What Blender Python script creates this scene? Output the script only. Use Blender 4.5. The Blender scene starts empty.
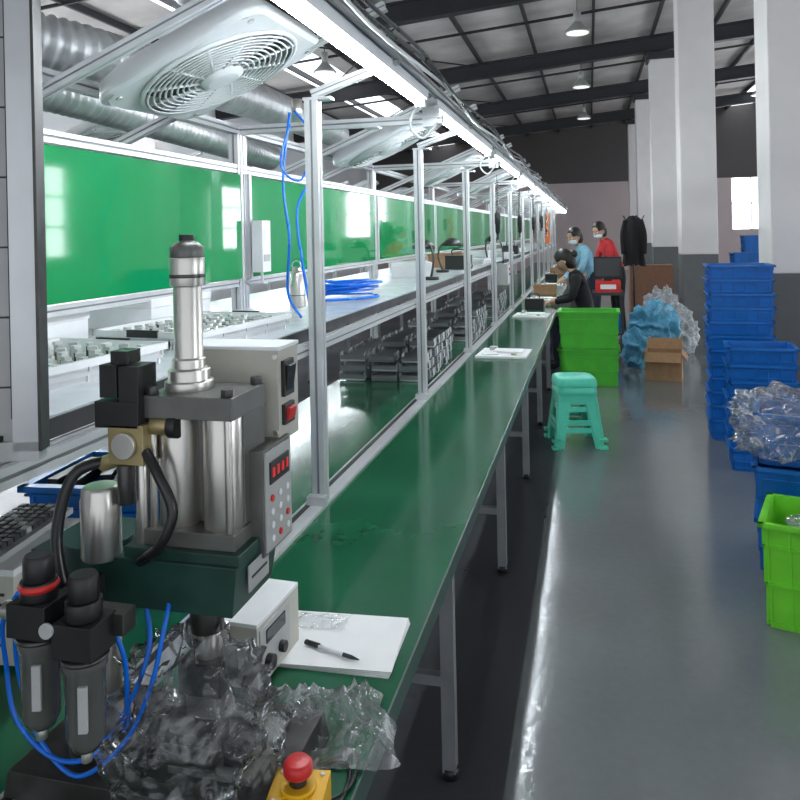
import bpy, bmesh, math, random
from mathutils import Vector, Matrix, Euler, noise
random.seed(4)
sc=bpy.context.scene
COL=sc.collection
# ---------------------------------------------------------------- materials
def mat(name,c,rough=.5,metal=0.,var=.12,scale=12.,bump=0.,emit=0.,ecol=None,trans=0.,alpha=1.,coat=0.,spec=None):
    m=bpy.data.materials.new(name); m.use_nodes=True
    nt=m.node_tree; n=nt.nodes; l=nt.links
    p=n['Principled BSDF']
    p.inputs['Roughness'].default_value=rough
    p.inputs['Metallic'].default_value=metal
    p.inputs['Base Color'].default_value=(*c,1)
    if spec is not None: p.inputs['Specular IOR Level'].default_value=spec
    if coat: p.inputs['Coat Weight'].default_value=coat; p.inputs['Coat Roughness'].default_value=.03
    if var or bump:
        tc=n.new('ShaderNodeTexCoord'); nz=n.new('ShaderNodeTexNoise')
        nz.inputs['Scale'].default_value=scale; nz.inputs['Detail'].default_value=5
        l.new(tc.outputs['Object'],nz.inputs['Vector'])
        if var:
            r=n.new('ShaderNodeValToRGB')
            r.color_ramp.elements[0].position=.3; r.color_ramp.elements[1].position=.7
            r.color_ramp.elements[0].color=(*[x*(1-var) for x in c],1)
            r.color_ramp.elements[1].color=(*[min(1,x*(1+var)) for x in c],1)
            l.new(nz.outputs['Fac'],r.inputs['Fac']); l.new(r.outputs['Color'],p.inputs['Base Color'])
            mr=n.new('ShaderNodeMapRange'); mr.inputs['To Min'].default_value=max(.02,rough*.75); mr.inputs['To Max'].default_value=min(1,rough*1.3)
            l.new(nz.outputs['Fac'],mr.inputs['Value']); l.new(mr.outputs['Result'],p.inputs['Roughness'])
        if bump:
            b=n.new('ShaderNodeBump'); b.inputs['Strength'].default_value=bump; b.inputs['Distance'].default_value=.01
            l.new(nz.outputs['Fac'],b.inputs['Height']); l.new(b.outputs['Normal'],p.inputs['Normal'])
    if emit:
        p.inputs['Emission Color'].default_value=(*(ecol or c),1); p.inputs['Emission Strength'].default_value=emit
    if trans: p.inputs['Transmission Weight'].default_value=trans
    if alpha<1: p.inputs['Alpha'].default_value=alpha
    return m
M={}
def mk(k,*a,**kw): M[k]=mat(k,*a,**kw)
mk('alu',(.63,.64,.65),.35,.5,var=.06)
mk('alu_core',(.25,.26,.27),.5,.5,var=.05)
mk('white',(.78,.79,.80),.4,var=.04)
mk('fanwhite',(.50,.52,.53),.35,var=.03)
mk('green_table',(.012,.092,.044),.14,var=.18,scale=3,spec=.3)
mk('green_panel',(.005,.24,.072),.06,var=.08,scale=1.5,coat=.4)
mk('shelf_top',(.52,.55,.58),.22,var=.05)
mk('black',(.012,.012,.013),.4,var=.1)
mk('rubber',(.01,.01,.011),.28,var=.1)
mk('steel',(.60,.58,.54),.30,.85,var=.05,scale=14)
mk('darksteel',(.075,.073,.07),.35,.7,var=.2,scale=25)
mk('castgrey',(.15,.15,.14),.4,.5,var=.15,scale=25)
mk('legsteel',(.30,.31,.32),.4,.5,var=.1)
mk('machine_green',(.016,.055,.042),.35,var=.3,scale=18)
mk('beige',(.48,.47,.41),.45,var=.06)
mk('greybox',(.40,.41,.40),.45,var=.08)
mk('gold',(.42,.34,.17),.35,.6,var=.15)
mk('red',(.6,.02,.02),.35,var=.08)
mk('led',(.25,.01,.01),.4,emit=.35,ecol=(1,.03,.03),var=0)
mk('yellow',(.75,.42,.01),.4,var=.08)
mk('blue_hose',(.005,.16,.75),.25,var=.05)
mk('blue_crate',(.004,.14,.50),.33,var=.12,scale=8)
mk('green_crate',(.09,.55,.045),.4,var=.1,scale=8)
mk('green_crate2',(.17,.66,.03),.4,var=.1,scale=8)
mk('mint',(.09,.62,.43),.35,var=.05)
mk('cardboard',(.34,.19,.10),.8,var=.15,scale=20)
mk('browncard',(.22,.105,.065),.8,var=.15,scale=20)
mk('paper',(.80,.80,.80),.6,var=.03)
mk('ink',(.03,.03,.035),.6,var=0)
mk('boardgrey',(.42,.42,.42),.6,var=.08)
mk('column_white',(.70,.665,.66),.6,var=.05,scale=2)
mk('column_grey',(.115,.12,.122),.5,var=.12,scale=4)
mk('wall',(.56,.47,.47),.8,var=.05,scale=1)
mk('wall_white',(.72,.73,.75),.8,var=.05,scale=1)
mk('dark_gable',(.10,.09,.09),.8,var=.1)
mk('roof',(.55,.51,.49),.7,var=.22,scale=1.2)
mk('beam',(.024,.024,.028),.5,var=.15)
mk('tube',(1,1,1),.4,emit=78,ecol=(.88,.95,1),var=0)
mk('tubefix',(.7,.72,.75),.4,var=.03)
mk('pane',(.8,.85,.9),.3,emit=10,ecol=(.90,.95,1),var=0)
mk('skylight',(.8,.85,.9),.5,emit=2.,ecol=(.92,.96,1),var=0)
mk('lampglass',(.7,.7,.7),.3,emit=.9,ecol=(1,.97,.9),var=0)
mk('duct',(.50,.51,.52),.38,.6,var=.15,scale=15)
mk('skin',(.52,.31,.22),.5,var=.06)
mk('hair',(.012,.009,.008),.45,var=.3,scale=60)
mk('mask',(.75,.8,.85),.7,var=.03)
mk('cloth_black',(.008,.008,.010),.9,var=.3,scale=20,bump=.4)
mk('cloth_blue',(.24,.48,.62),.8,var=.15,scale=14,bump=.4)
mk('cloth_red',(.55,.025,.03),.75,var=.2,scale=14,bump=.4)
mk('cloth_jeans',(.02,.025,.05),.85,var=.2,scale=30)
mk('bluebag',(.08,.30,.46),.32,var=.3,scale=9,bump=.5)
mk('orange',(.75,.16,.02),.5,var=.1)
mk('screen',(.01,.012,.015),.1,var=0)
mk('glassbowl',(.15,.15,.145),.12,.35,var=.15)
def floor_mat(name,c,r0,r1,spec):
    m=mat(name,c,.3,var=0,spec=spec); nt=m.node_tree; n=nt.nodes; l=nt.links; p=n['Principled BSDF']
    tc=n.new('ShaderNodeTexCoord')
    a=n.new('ShaderNodeTexNoise'); a.inputs['Scale'].default_value=1.3; a.inputs['Detail'].default_value=8
    b=n.new('ShaderNodeTexNoise'); b.inputs['Scale'].default_value=28; b.inputs['Detail'].default_value=4
    l.new(tc.outputs['Object'],a.inputs['Vector']); l.new(tc.outputs['Object'],b.inputs['Vector'])
    mx=n.new('ShaderNodeMix'); mx.data_type='FLOAT'; mx.inputs[0].default_value=.25
    l.new(a.outputs['Fac'],mx.inputs[2]); l.new(b.outputs['Fac'],mx.inputs[3])
    r=n.new('ShaderNodeValToRGB'); r.color_ramp.elements[0].position=.35; r.color_ramp.elements[1].position=.65
    r.color_ramp.elements[0].color=(*[x*.88 for x in c],1); r.color_ramp.elements[1].color=(*[x*1.1 for x in c],1)
    l.new(mx.outputs[0],r.inputs['Fac']); l.new(r.outputs['Color'],p.inputs['Base Color'])
    mr=n.new('ShaderNodeMapRange'); mr.inputs['From Min'].default_value=.3; mr.inputs['From Max'].default_value=.7
    mr.inputs['To Min'].default_value=r0; mr.inputs['To Max'].default_value=r1
    l.new(mx.outputs[0],mr.inputs['Value']); l.new(mr.outputs['Result'],p.inputs['Roughness'])
    bp=n.new('ShaderNodeBump'); bp.inputs['Strength'].default_value=.14; bp.inputs['Distance'].default_value=.006
    l.new(b.outputs['Fac'],bp.inputs['Height']); l.new(bp.outputs['Normal'],p.inputs['Normal'])
    return m
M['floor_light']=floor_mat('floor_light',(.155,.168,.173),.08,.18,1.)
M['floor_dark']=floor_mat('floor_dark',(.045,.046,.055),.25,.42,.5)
def film(name,lo,hi,base=.04,tint=(.85,.87,.88)):
    m=bpy.data.materials.new(name); m.use_nodes=True; nt=m.node_tree; n=nt.nodes; l=nt.links
    n.remove(n['Principled BSDF']); out=n['Material Output']
    t=n.new('ShaderNodeBsdfTransparent'); t.inputs['Color'].default_value=(.97,.98,.985,1)
    g=n.new('ShaderNodeBsdfGlossy'); g.inputs['Roughness'].default_value=.09
    d=n.new('ShaderNodeBsdfDiffuse'); d.inputs['Color'].default_value=(*tint,1)
    tc=n.new('ShaderNodeTexCoord'); nz=n.new('ShaderNodeTexNoise'); nz.inputs['Scale'].default_value=12; nz.inputs['Detail'].default_value=5; nz.inputs['Distortion'].default_value=2.5
    l.new(tc.outputs['Object'],nz.inputs['Vector'])
    r=n.new('ShaderNodeValToRGB'); r.color_ramp.elements[0].position=.5; r.color_ramp.elements[1].position=.72
    r.color_ramp.elements[0].color=(lo,)*3+(1,); r.color_ramp.elements[1].color=(hi,)*3+(1,)
    l.new(nz.outputs['Fac'],r.inputs['Fac'])
    fr=n.new('ShaderNodeFresnel'); fr.inputs['IOR'].default_value=1.3
    ad=n.new('ShaderNodeMath'); ad.operation='ADD'; ad.use_clamp=True; ad.inputs[1].default_value=base
    l.new(fr.outputs[0],ad.inputs[0])
    m1=n.new('ShaderNodeMixShader'); l.new(ad.outputs[0],m1.inputs[0]); l.new(t.outputs[0],m1.inputs[1]); l.new(g.outputs[0],m1.inputs[2])
    m2=n.new('ShaderNodeMixShader'); l.new(r.outputs['Color'],m2.inputs[0]); l.new(m1.outputs[0],m2.inputs[1]); l.new(d.outputs[0],m2.inputs[2])
    vo=n.new('ShaderNodeTexNoise'); vo.inputs['Scale'].default_value=9; vo.inputs['Detail'].default_value=3; vo.inputs['Distortion'].default_value=1.5
    l.new(tc.outputs['Object'],vo.inputs['Vector'])
    bp=n.new('ShaderNodeBump'); bp.inputs['Strength'].default_value=.9; bp.inputs['Distance'].default_value=.04
    l.new(vo.outputs['Fac'],bp.inputs['Height']); l.new(bp.outputs['Normal'],g.inputs['Normal'])
    l.new(m2.outputs[0],out.inputs['Surface']); return m
M['film']=film('clear_plastic_film',.02,.26,.05); M['film2']=film('milky_plastic_film',.10,.55,.06)
M['film4']=film('draped_plastic_film',.10,.50,.08,(.80,.83,.86))
M['film3']=film('white_sack_film',.40,.85,.05,(.60,.63,.65))
# ---------------------------------------------------------------- builder
class B:
    def __init__(s,name): s.name=name; s.v=[]; s.f=[]; s.mi=[]; s.sm=[]; s.mats=[]; s.T=Matrix()
    def idx(s,m):
        if m not in s.mats: s.mats.append(m)
        return s.mats.index(m)
    def add(s,vs,fs,m,smooth=False):
        o=len(s.v); s.v+= [s.T@Vector(v) for v in vs]; i=s.idx(m)
        for k,f in enumerate(fs):
            s.f.append([o+a for a in f]); s.mi.append(i); s.sm.append(smooth[k] if isinstance(smooth,list) else smooth)
    def box(s,c,d,m,rot=(0,0,0),taper=1.,tapy=None):
        R=Euler(rot).to_matrix(); c=Vector(c); tapy=taper if tapy is None else tapy; vs=[]
        for z in(-.5,.5):
            kx=taper if z<0 else 1.; ky=tapy if z<0 else 1.
            for x,y in((-.5,-.5),(.5,-.5),(.5,.5),(-.5,.5)): vs.append(c+R@Vector((x*d[0]*kx,y*d[1]*ky,z*d[2])))
        s.add(vs,[(0,3,2,1),(4,5,6,7),(0,1,5,4),(1,2,6,5),(2,3,7,6),(3,0,4,7)],m)
    def bx(s,x0,x1,y0,y1,z0,z1,m): s.box(((x0+x1)/2,(y0+y1)/2,(z0+z1)/2),(x1-x0,y1-y0,z1-z0),m)
    def cyl(s,p,q,r,m,r2=None,seg=24):
        p=Vector(p);q=Vector(q); r2=r if r2 is None else r2; d=(q-p).normalized(); u=d.orthogonal().normalized(); w=d.cross(u)
        vs=[];
        for c,rr in((p,r),(q,r2)):
            for i in range(seg):
                a=2*math.pi*i/seg; vs.append(c+(u*math.cos(a)+w*math.sin(a))*rr)
        fs=[(i,(i+1)%seg,seg+(i+1)%seg,seg+i) for i in range(seg)]; sm=[True]*seg
        fs+=[tuple(range(seg))[::-1],tuple(range(seg,2*seg))]; sm+=[False,False]
        s.add(vs,fs,m,sm)
    def lathe(s,c,prof,m,seg=28,axis='Z'):
        c=Vector(c); vs=[]; fs=[]; n=len(prof)
        for r,z in prof:
            for i in range(seg):
                a=2*math.pi*i/seg; p=Vector((r*math.cos(a),r*math.sin(a),z))
                if axis=='X': p=Vector((p.z,p.x,p.y))
                if axis=='Y': p=Vector((p.y,p.z,p.x))
                vs.append(c+p)
        sm=[]
        for k in range(n-1):
            st=abs(prof[k][1]-prof[k+1][1])<abs(prof[k][0]-prof[k+1][0])*.8
            for i in range(seg): j=(i+1)%seg; fs.append((k*seg+i,k*seg+j,(k+1)*seg+j,(k+1)*seg+i)); sm.append(not st)
        fs+=[tuple(range(seg))[::-1],tuple((n-1)*seg+i for i in range(seg))]; sm+=[False]*2
        s.add(vs,fs,m,sm)
    def tube(s,pts,r,m,seg=8,sub=6,rads=None,close=False):
        P=[Vector(p) for p in pts]; Q=[]; RR=[]
        n=len(P)
        for i in range(n-1):
            p0=P[max(i-1,0)];p1=P[i];p2=P[i+1];p3=P[min(i+2,n-1)]
            for k in range(sub):
                t=k/sub
                Q.append(.5*((2*p1)+(p2-p0)*t+(2*p0-5*p1+4*p2-p3)*t*t+(3*p1-p0-3*p2+p3)*t**3))
                RR.append(r if rads is None else rads[i]*(1-t)+rads[i+1]*t)
        Q.append(P[-1]); RR.append(r if rads is None else rads[-1])
        vs=[];fs=[];u=None
        for i,q in enumerate(Q):
            d=(Q[min(i+1,len(Q)-1)]-Q[max(i-1,0)]).normalized()
            if u is None: u=d.orthogonal().normalized()
            u=(u-d*u.dot(d)).normalized(); w=d.cross(u)
            for k in range(seg):
                a=2*math.pi*k/seg; vs.append(q+(u*math.cos(a)+w*math.sin(a))*RR[i])
        for i in range(len(Q)-1):
            for k in range(seg): j=(k+1)%seg; fs.append((i*seg+k,i*seg+j,(i+1)*seg+j,(i+1)*seg+k))
        sm=[True]*len(fs); fs+=[tuple(range(seg))[::-1],tuple((len(Q)-1)*seg+i for i in range(seg))]; sm+=[False]*2
        s.add(vs,fs,m,sm)
    def sph(s,c,r,m,rot=(0,0,0),seg=20,rings=12,fn=None):
        if not hasattr(r,'__len__'): r=(r,r,r)
        R=Euler(rot).to_matrix(); c=Vector(c); vs=[];fs=[]
        for i in range(rings+1):
            th=math.pi*i/rings
            for k in range(seg):
                ph=2*math.pi*k/seg; p=Vector((math.sin(th)*math.cos(ph),math.sin(th)*math.sin(ph),math.cos(th)))
                if fn: p=fn(p)
                vs.append(c+R@Vector((p.x*r[0],p.y*r[1],p.z*r[2])))
        for i in range(rings):
            for k in range(seg): j=(k+1)%seg; fs.append((i*seg+k,(i+1)*seg+k,(i+1)*seg+j,i*seg+j))
        s.add(vs,fs,m,True)
    def torus(s,c,R,r,m,rot=(0,0,0),seg=40,sub=6,a0=0,a1=2*math.pi):
        E=Euler(rot).to_matrix(); c=Vector(c); vs=[];fs=[]; full=abs(a1-a0-2*math.pi)<1e-4; n=seg if full else seg+1
        for i in range(n):
            a=a0+(a1-a0)*i/seg
            for k in range(sub):
                b=2*math.pi*k/sub; q=R+r*math.cos(b); vs.append(c+E@Vector((q*math.cos(a),q*math.sin(a),r*math.sin(b))))
        for i in range(seg):
            j=(i+1)%n
            for k in range(sub): l=(k+1)%sub; fs.append((i*sub+k,j*sub+k,j*sub+l,i*sub+l))
        s.add(vs,fs,m,True)
    def extr(s,p,q,w,slot=True):
        """T-slot aluminium extrusion between p and q"""
        p=Vector(p);q=Vector(q); d=q-p; L=d.length; c=(p+q)/2; rot=d.to_track_quat('Z','Y').to_matrix()
        def bb(ox,oy,sx,sy,m):
            vs=[]
            for z in(-L/2,L/2):
                for x,y in((-.5,-.5),(.5,-.5),(.5,.5),(-.5,.5)): vs.append(c+rot@Vector((ox+x*sx,oy+y*sy,z)))
            s.add(vs,[(0,3,2,1),(4,5,6,7),(0,1,5,4),(1,2,6,5),(2,3,7,6),(3,0,4,7)],m)
        k=w*.4; o=w*.3
        bb(0,0,w*.72,w*.72,'alu_core')
        for a in(-1,1):
            for b_ in(-1,1): bb(a*o,b_*o,k,k,'alu')
    def done(s,loc=(0,0,0),rot=(0,0,0),bevel=0):
        me=bpy.data.meshes.new(s.name); me.from_pydata([tuple(v) for v in s.v],[],s.f)
        for m in s.mats: me.materials.append(M[m])
        me.polygons.foreach_set('material_index',s.mi); me.polygons.foreach_set('use_smooth',s.sm); me.update()
        ob=bpy.data.objects.new(s.name,me); COL.objects.link(ob); ob.location=loc; ob.rotation_euler=rot
        if bevel:
            bv=ob.modifiers.new('bevel','BEVEL'); bv.width=bevel; bv.segments=2; bv.limit_method='ANGLE'; bv.angle_limit=math.radians(50)
        return ob
def copy(ob,loc,rot=None):
    o=bpy.data.objects.new(ob.name.split('.')[0],ob.data); COL.objects.link(o); o.location=loc
    o.rotation_euler=rot if rot else ob.rotation_euler
    for m in ob.modifiers:
        k=o.modifiers.new('bevel','BEVEL'); k.width=m.width; k.segments=2; k.limit_method='ANGLE'; k.angle_limit=m.angle_limit
    return o
# ---------------------------------------------------------------- room
XL,XR,YB,YF=-9.,9.5,-3.,31.
b=B('floor')
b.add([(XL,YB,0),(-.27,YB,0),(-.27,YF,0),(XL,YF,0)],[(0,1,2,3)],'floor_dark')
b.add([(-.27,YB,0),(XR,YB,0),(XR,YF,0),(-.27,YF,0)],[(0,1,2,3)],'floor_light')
b.done()
rz=lambda x:5.3+.085*x     # rafter underside
b=B('ceiling')
for x0,x1,m in((XL,-6.4,'roof'),(-6.4,-5.4,'skylight'),(-5.4,5.2,'roof'),(5.2,6.1,'skylight'),(6.1,XR,'roof')):
    b.add([(x0,YB,rz(x0)+.48),(x1,YB,rz(x1)+.48),(x1,YF,rz(x1)+.48),(x0,YF,rz(x0)+.48)],[(0,3,2,1)],m)
b.done()
b=B('wall_far')
b.bx(XL,5.3,YF,YF+.2,0,3.5,'wall'); b.bx(5.3,7.4,YF,YF+.2,0,1.5,'wall'); b.bx(7.4,XR,YF,YF+.2,0,3.5,'wall')
b.bx(XL,XR,YF,YF+.2,3.5,6.8,'dark_gable'); b.done()
def window(name,x,y0,y1,z0,z1,nx,nz,axis):
    b=B(name); t=.05
    def bb(a0,a1,c0,c1,th,m):
        if axis=='X': b.bx(x-th/2,x+th/2,a0,a1,c0,c1,m)
        else: b.bx(a0,a1,x-th/2,x+th/2,c0,c1,m)
    bb(y0,y1,z0,z1,.01,'pane')
    for i in range(nx+1):
        p=y0+(y1-y0)*i/nx; bb(p-t/2,p+t/2,z0,z1,.08,'greybox')
    for i in range(nz+1):
        p=z0+(z1-z0)*i/nz; bb(y0,y1,p-t/2,p+t/2,.08,'greybox')
    return b.done()
window('window_1',YF+.1,5.3,7.4,1.5,3.5,3,2,'Y')
b=B('wall_right'); ws=[(-1.5,1.2),(3.,5.7),(8.,10.7),(13.,15.7),(18.,20.7),(23.,25.7)]
b.bx(XR,XR+.2,YB,YF,0,1.2,'wall_white'); b.bx(XR,XR+.2,YB,YF,3.4,6.8,'wall_white'); p=YB
for a,c in ws: b.bx(XR,XR+.2,p,a,1.2,3.4,'wall_white'); p=c
b.bx(XR,XR+.2,p,YF,1.2,3.4,'wall_white'); b.done()
for i,(a,c) in enumerate(ws): window('window_%d'%(i+2),XR+.1,a,c,1.2,3.4,4,3,'X')
b=B('wall_left'); wl=[(0.,3.),(4.5,7.5),(9.,12.),(14.,17.)]; p=YB
b.bx(XL-.2,XL,YB,YF,0,1.2,'wall_white'); b.bx(XL-.2,XL,YB,YF,3.2,6.,'wall_white')
for a,c in wl: b.bx(XL-.2,XL,p,a,1.2,3.2,'wall_white'); p=c
b.bx(XL-.2,XL,p,YF,1.2,3.2,'wall_white'); b.done()
for i,(a,c) in enumerate(wl): window('window_%d'%(i+8),XL-.1,a,c,1.2,3.2,4,2,'X')
b=B('wall_back'); b.bx(XL-.2,-3,YB-.2,YB,0,6.8,'wall_white'); b.bx(5,XR+.2,YB-.2,YB,0,6.8,'wall_white'); b.bx(-3,5,YB-.2,YB,3.8,6.8,'wall_white'); b.done()
# columns
b=B('support_column'); b.bx(-.25,.25,-.25,.25,0,1.21,'column_grey'); b.bx(-.249,.249,-.249,.249,1.21,5.36,'column_white')
b.bx(-.3,.3,-.3,.3,5.2,5.36,'beam'); first=b.done((1.69,6.95,0),bevel=.012)
for y in (1.7,11.95,17.05,22.15,27.2): copy(first,(1.56 if y<25 else 1.6,y,0))
copy(first,(-7.6,11.95,0)).scale=(1,1,.86)
def ibeam(b,p,q,h,w,m='beam'):
    p=Vector(p);q=Vector(q); d=q-p; L=d.length; c=(p+q)/2
    ang=-math.atan2(d.z,d.x)
    b.box(c,(L,.03,h),m,(0,ang,0)); b.box(c+Vector((0,0,h/2)),(L,w,.03),m,(0,ang,0)); b.box(c-Vector((0,0,h/2)),(L,w,.03),m,(0,ang,0))
b=B('roof_rafter'); ibeam(b,(XL,0,rz(XL)+.17),(XR,0,rz(XR)+.17),.32,.2); r0=b.done((0,6.85,0))
for y in(1.7,11.95,17.05,22.15,27.2): copy(r0,(0,y,0))
b=B('roof_purlins')
x=XL+.4
while x<XR:
    b.box((x,(YB+YF)/2,rz(x)+.41),(.05,YF-YB,.11),'beam'); x+=1.25
for y in [1.7+2.55+5.1*i for i in range(6)]:
    b.box((0,y,rz(0)+.36),(XR-XL-.3,.03,.05),'beam',(0,-math.atan(.085),0))
for i in range(5):
    y=1.7+5.1*i
    b.tube([(-6,y,rz(-6)+.3),(-2.5,y+5.1,rz(-2.5)+.3)],.018,'beam',6,1); b.tube([(-2.5,y,rz(-2.5)+.3),(-6,y+5.1,rz(-6)+.3)],.018,'beam',6,1)
b.done()
b=B('high_bay_lamp'); b.cyl((0,0,0),(0,0,.4),.008,'darksteel'); b.cyl((0,0,-.18),(0,0,0),.06,'greybox')
b.lathe((0,0,-.18),[(.06,0),(.10,-.05),(.2,-.15),(.21,-.18)],'greybox'); b.cyl((0,0,-.365),(0,0,-.35),.18,'lampglass')
l0=b.done((-.13,12.6,5.18))
for p in((-.12,17.5,5.2),(-.10,22.6,5.22),(4.5,12.6,5.5),(4.5,17.5,5.5),(4.5,22,5.5),(-4.5,12.6,4.85),(-.1,7.6,5.22)): copy(l0,p)
# ---------------------------------------------------------------- production line
def workbench(xo):
    b=B('workbench'); x0,x1=-1.45,-.365
    b.bx(x0,x1,.35,20.5,.715,.748,'greybox'); b.bx(x0+.002,x1-.002,.352,20.498,.748,.752,'green_table')
    b.bx(x1-.003,x1+.002,.35,20.5,.705,.75,'machine_green')
    y=.8
    while y<20.6:
        for x in(-.43,-1.39):
            b.bx(x-.02,x+.02,y-.02,y+.02,.02,.715,'legsteel'); b.cyl((x,y,0),(x,y,.03),.025,'black',seg=12)
        b.bx(-1.39,-.43,y-.015,y+.015,.27,.30,'legsteel'); b.bx(-1.39,-.43,y-.015,y+.015,.67,.71,'legsteel')
        y+=1.37
    b.bx(-.445,-.415,.5,20.4,.67,.71,'legsteel'); b.bx(-1.405,-1.375,.5,20.4,.67,.71,'legsteel')
    b.bx(-.925,-.895,.5,20.4,.27,.30,'legsteel')
    return b.done((xo,0,0))
wb=workbench(0)
ys1=[.73+1.5*i for i in range(13)]; ys2=[.9+2.*i for i in range(10)]
def frame():
    b=B('aluminium_frame'); xa,xb=-.84,-1.43
    for y in ys1:
        b.extr((xa,y,.76),(xa,y,2.03),.042); b.box((xa,y-.03,.775),(.06,.03,.03),'alu')
        b.extr((xb+.02,y,1.24),(xa,y,1.24),.03)
        b.extr((xa,y,2.045),(-.56,y,2.135),.026); b.box((xa+.02,y,2.03),(.09,.046,.008),'alu')
    for y in ys2:
        b.extr((xb,y-.025,.76),(xb,y-.025,2.03),.042); b.extr((xb,y+.035,1.3),(xb,y+.035,2.03),.03)
        b.extr((xb,y,2.05),(-.55,y,2.05),.035)
        b.box((xa-.0,y,2.03),(.06,.06,.006),'alu')
        for dy in(.84,1.42):
            b.extr((-1.62,y+dy,1.93),(-.62,y+dy,2.33),.03)
        b.box((-.6,y+.01,2.06),(.06,.05,.08),'alu')
    b.extr((xb,.5,2.05),(xb,20,2.05),.036)
    b.extr((xb,.5,1.885),(xb,20,1.885),.035); b.extr((xb,.5,1.41),(xb,20,1.41),.03)
    b.extr((-.885,.5,1.24),(-.885,20,1.24),.034); b.extr((xb,.5,1.24),(xb,20,1.24),.034)
    b.bx(xa-.045,xa+.025,.4,20,.752,.762,'alu'); b.bx(xa-.035,xa-.018,.4,20,.762,.763,'black')
    b.extr((-.575,.6,2.155),(-.575,20,2.155),.03)
    return b.done()
fr=frame()
b=B('shelf'); b.bx(-1.75,-.90,.5,20,1.262,1.296,'black'); b.bx(-1.745,-.905,.51,19.99,1.296,1.30,'shelf_top'); sh=b.done()
b=B('green_board'); b.bx(-.012,.0,0,1.9,0,.43,'green_panel'); b.bx(-.014,.002,-.02,0,-.01,.44,'alu'); b.bx(-.014,.002,1.9,1.92,-.01,.44,'alu')
g0=b.done((-1.405,.965,1.43))
for i in range(1,9): copy(g0,(-1.405,.965+2*i,1.43))
b=B('tube_light'); b.box((0,.83,.03),(.055,1.72,.035),'tubefix'); b.cyl((0,0,0),(0,1.66,0),.014,'tube',seg=14)
b.box((0,-.015,.01),(.035,.03,.05),'white'); b.box((0,1.675,.01),(.035,.03,.05),'white')
t0=b.done((-.6,1.05,2.085))
for i in range(1,10): copy(t0,(-.6,1.05+1.9*i,2.085))
b=B('cable_bundle')
for k in range(3):
    b.tube([(-.53+k*.008,.6+i*.6,2.15+.02*math.sin(i*2.1+k)+.01*k) for i in range(32)],.006,'rubber' if k else 'white',6,3)
for y in(2.85,4.75,6.65,8.55): b.tube([(-.6,y-.12,2.1),(-.66,y-.05,2.02),(-.62,y,1.97),(-.57,y+.04,2.04),(-.6,y+.12,2.1)],.005,'white',8)
b.done()
# fan
b=B('box_fan')
S=.56
def rr(w,r,z,n=6):
    pts=[]
    for cx_,cy_,a in((1,1,0),(-1,1,90),(-1,-1,180),(1,-1,270)):
        for k in range(n+1):
            t=math.radians(a+90*k/n); pts.append(((w/2-r)*cx_+r*math.cos(t),(w/2-r)*cy_+r*math.sin(t),z))
    return pts
L=[rr(S-.10,.07,.085),rr(S-.02,.07,.055),rr(S,.07,.02),rr(S,.07,.008),rr(S-.03,.06,0)]
n=len(L[0]); vs=sum(L,[]); fs=[]; sm=[]
for k in range(4):
    for i in range(n): j=(i+1)%n; fs.append((k*n+i,(k+1)*n+i,(k+1)*n+j,k*n+j)); sm.append(k!=3)
b.add(vs,fs,'fanwhite',sm); b.add(L[0],[tuple(range(n))],'fanwhite')
seg=56
def sq(a):
    c,s_=math.cos(a),math.sin(a); k=(S-.03)/2
    p=min(k/max(abs(c),1e-6),k/max(abs(s_),1e-6)); x,y=c*p,s_*p
    r=.06; ix,iy=k-r,k-r
    if abs(x)>ix and abs(y)>iy:
        cx_,cy_=math.copysign(ix,x),math.copysign(iy,y); dd=c*cx_+s_*cy_; t=dd+math.sqrt(max(0,dd*dd-(cx_**2+cy_**2-r*r))); x,y=c*t,s_*t
    return (x,y,0)
G=.245
vs=[sq(2*math.pi*i/seg) for i in range(seg)]+[(G*math.cos(2*math.pi*i/seg),G*math.sin(2*math.pi*i/seg),0) for i in range(seg)]+[((G-.007)*math.cos(2*math.pi*i/seg),(G-.007)*math.sin(2*math.pi*i/seg),.045) for i in range(seg)]
fs=[]
for i in range(seg):
    j=(i+1)%seg; fs+= [(i,seg+i,seg+j,j),(seg+i,2*seg+i,2*seg+j,seg+j)]
b.add(vs,fs,'fanwhite')
b.cyl((0,0,.045),(0,0,.05),G-.005,'darksteel',seg=40)
for i in range(5):
    a=2*math.pi*i/5
    b.box((.12*math.cos(a),.12*math.sin(a),.028),(.15,.09,.004),'alu_core',(.25*math.cos(a),.25*math.sin(a),a))
for k in range(9): b.torus((0,0,-.012),.235-k*.0185,.0035,'fanwhite',seg=48,sub=5)
for i in range(12):
    a=2*math.pi*i/12; b.tube([(.06*math.cos(a),.06*math.sin(a),-.012),(.242*math.cos(a+.35),.242*math.sin(a+.35),-.008)],.005,'fanwhite',5,1)
b.lathe((0,0,0),[(.07,-.005),(.07,-.018),(.05,-.028),(.01,-.03)],'fanwhite')
b.torus((0,0,-.004),.248,.008,'fanwhite',seg=48)
for sx in(-1,1):
    for sy in(-1,1): b.cyl((sx*.225,sy*.225,-.004),(sx*.225,sy*.225,.0),.01,'greybox',seg=10)
f0=b.done((-1.09,2.10,2.105),(math.radians(3),math.radians(-24),0))
for i in range(1,9): copy(f0,(-1.09,2.12+1.98*i,2.095))
copy(f0,(-1.09,.14,2.1))
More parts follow.
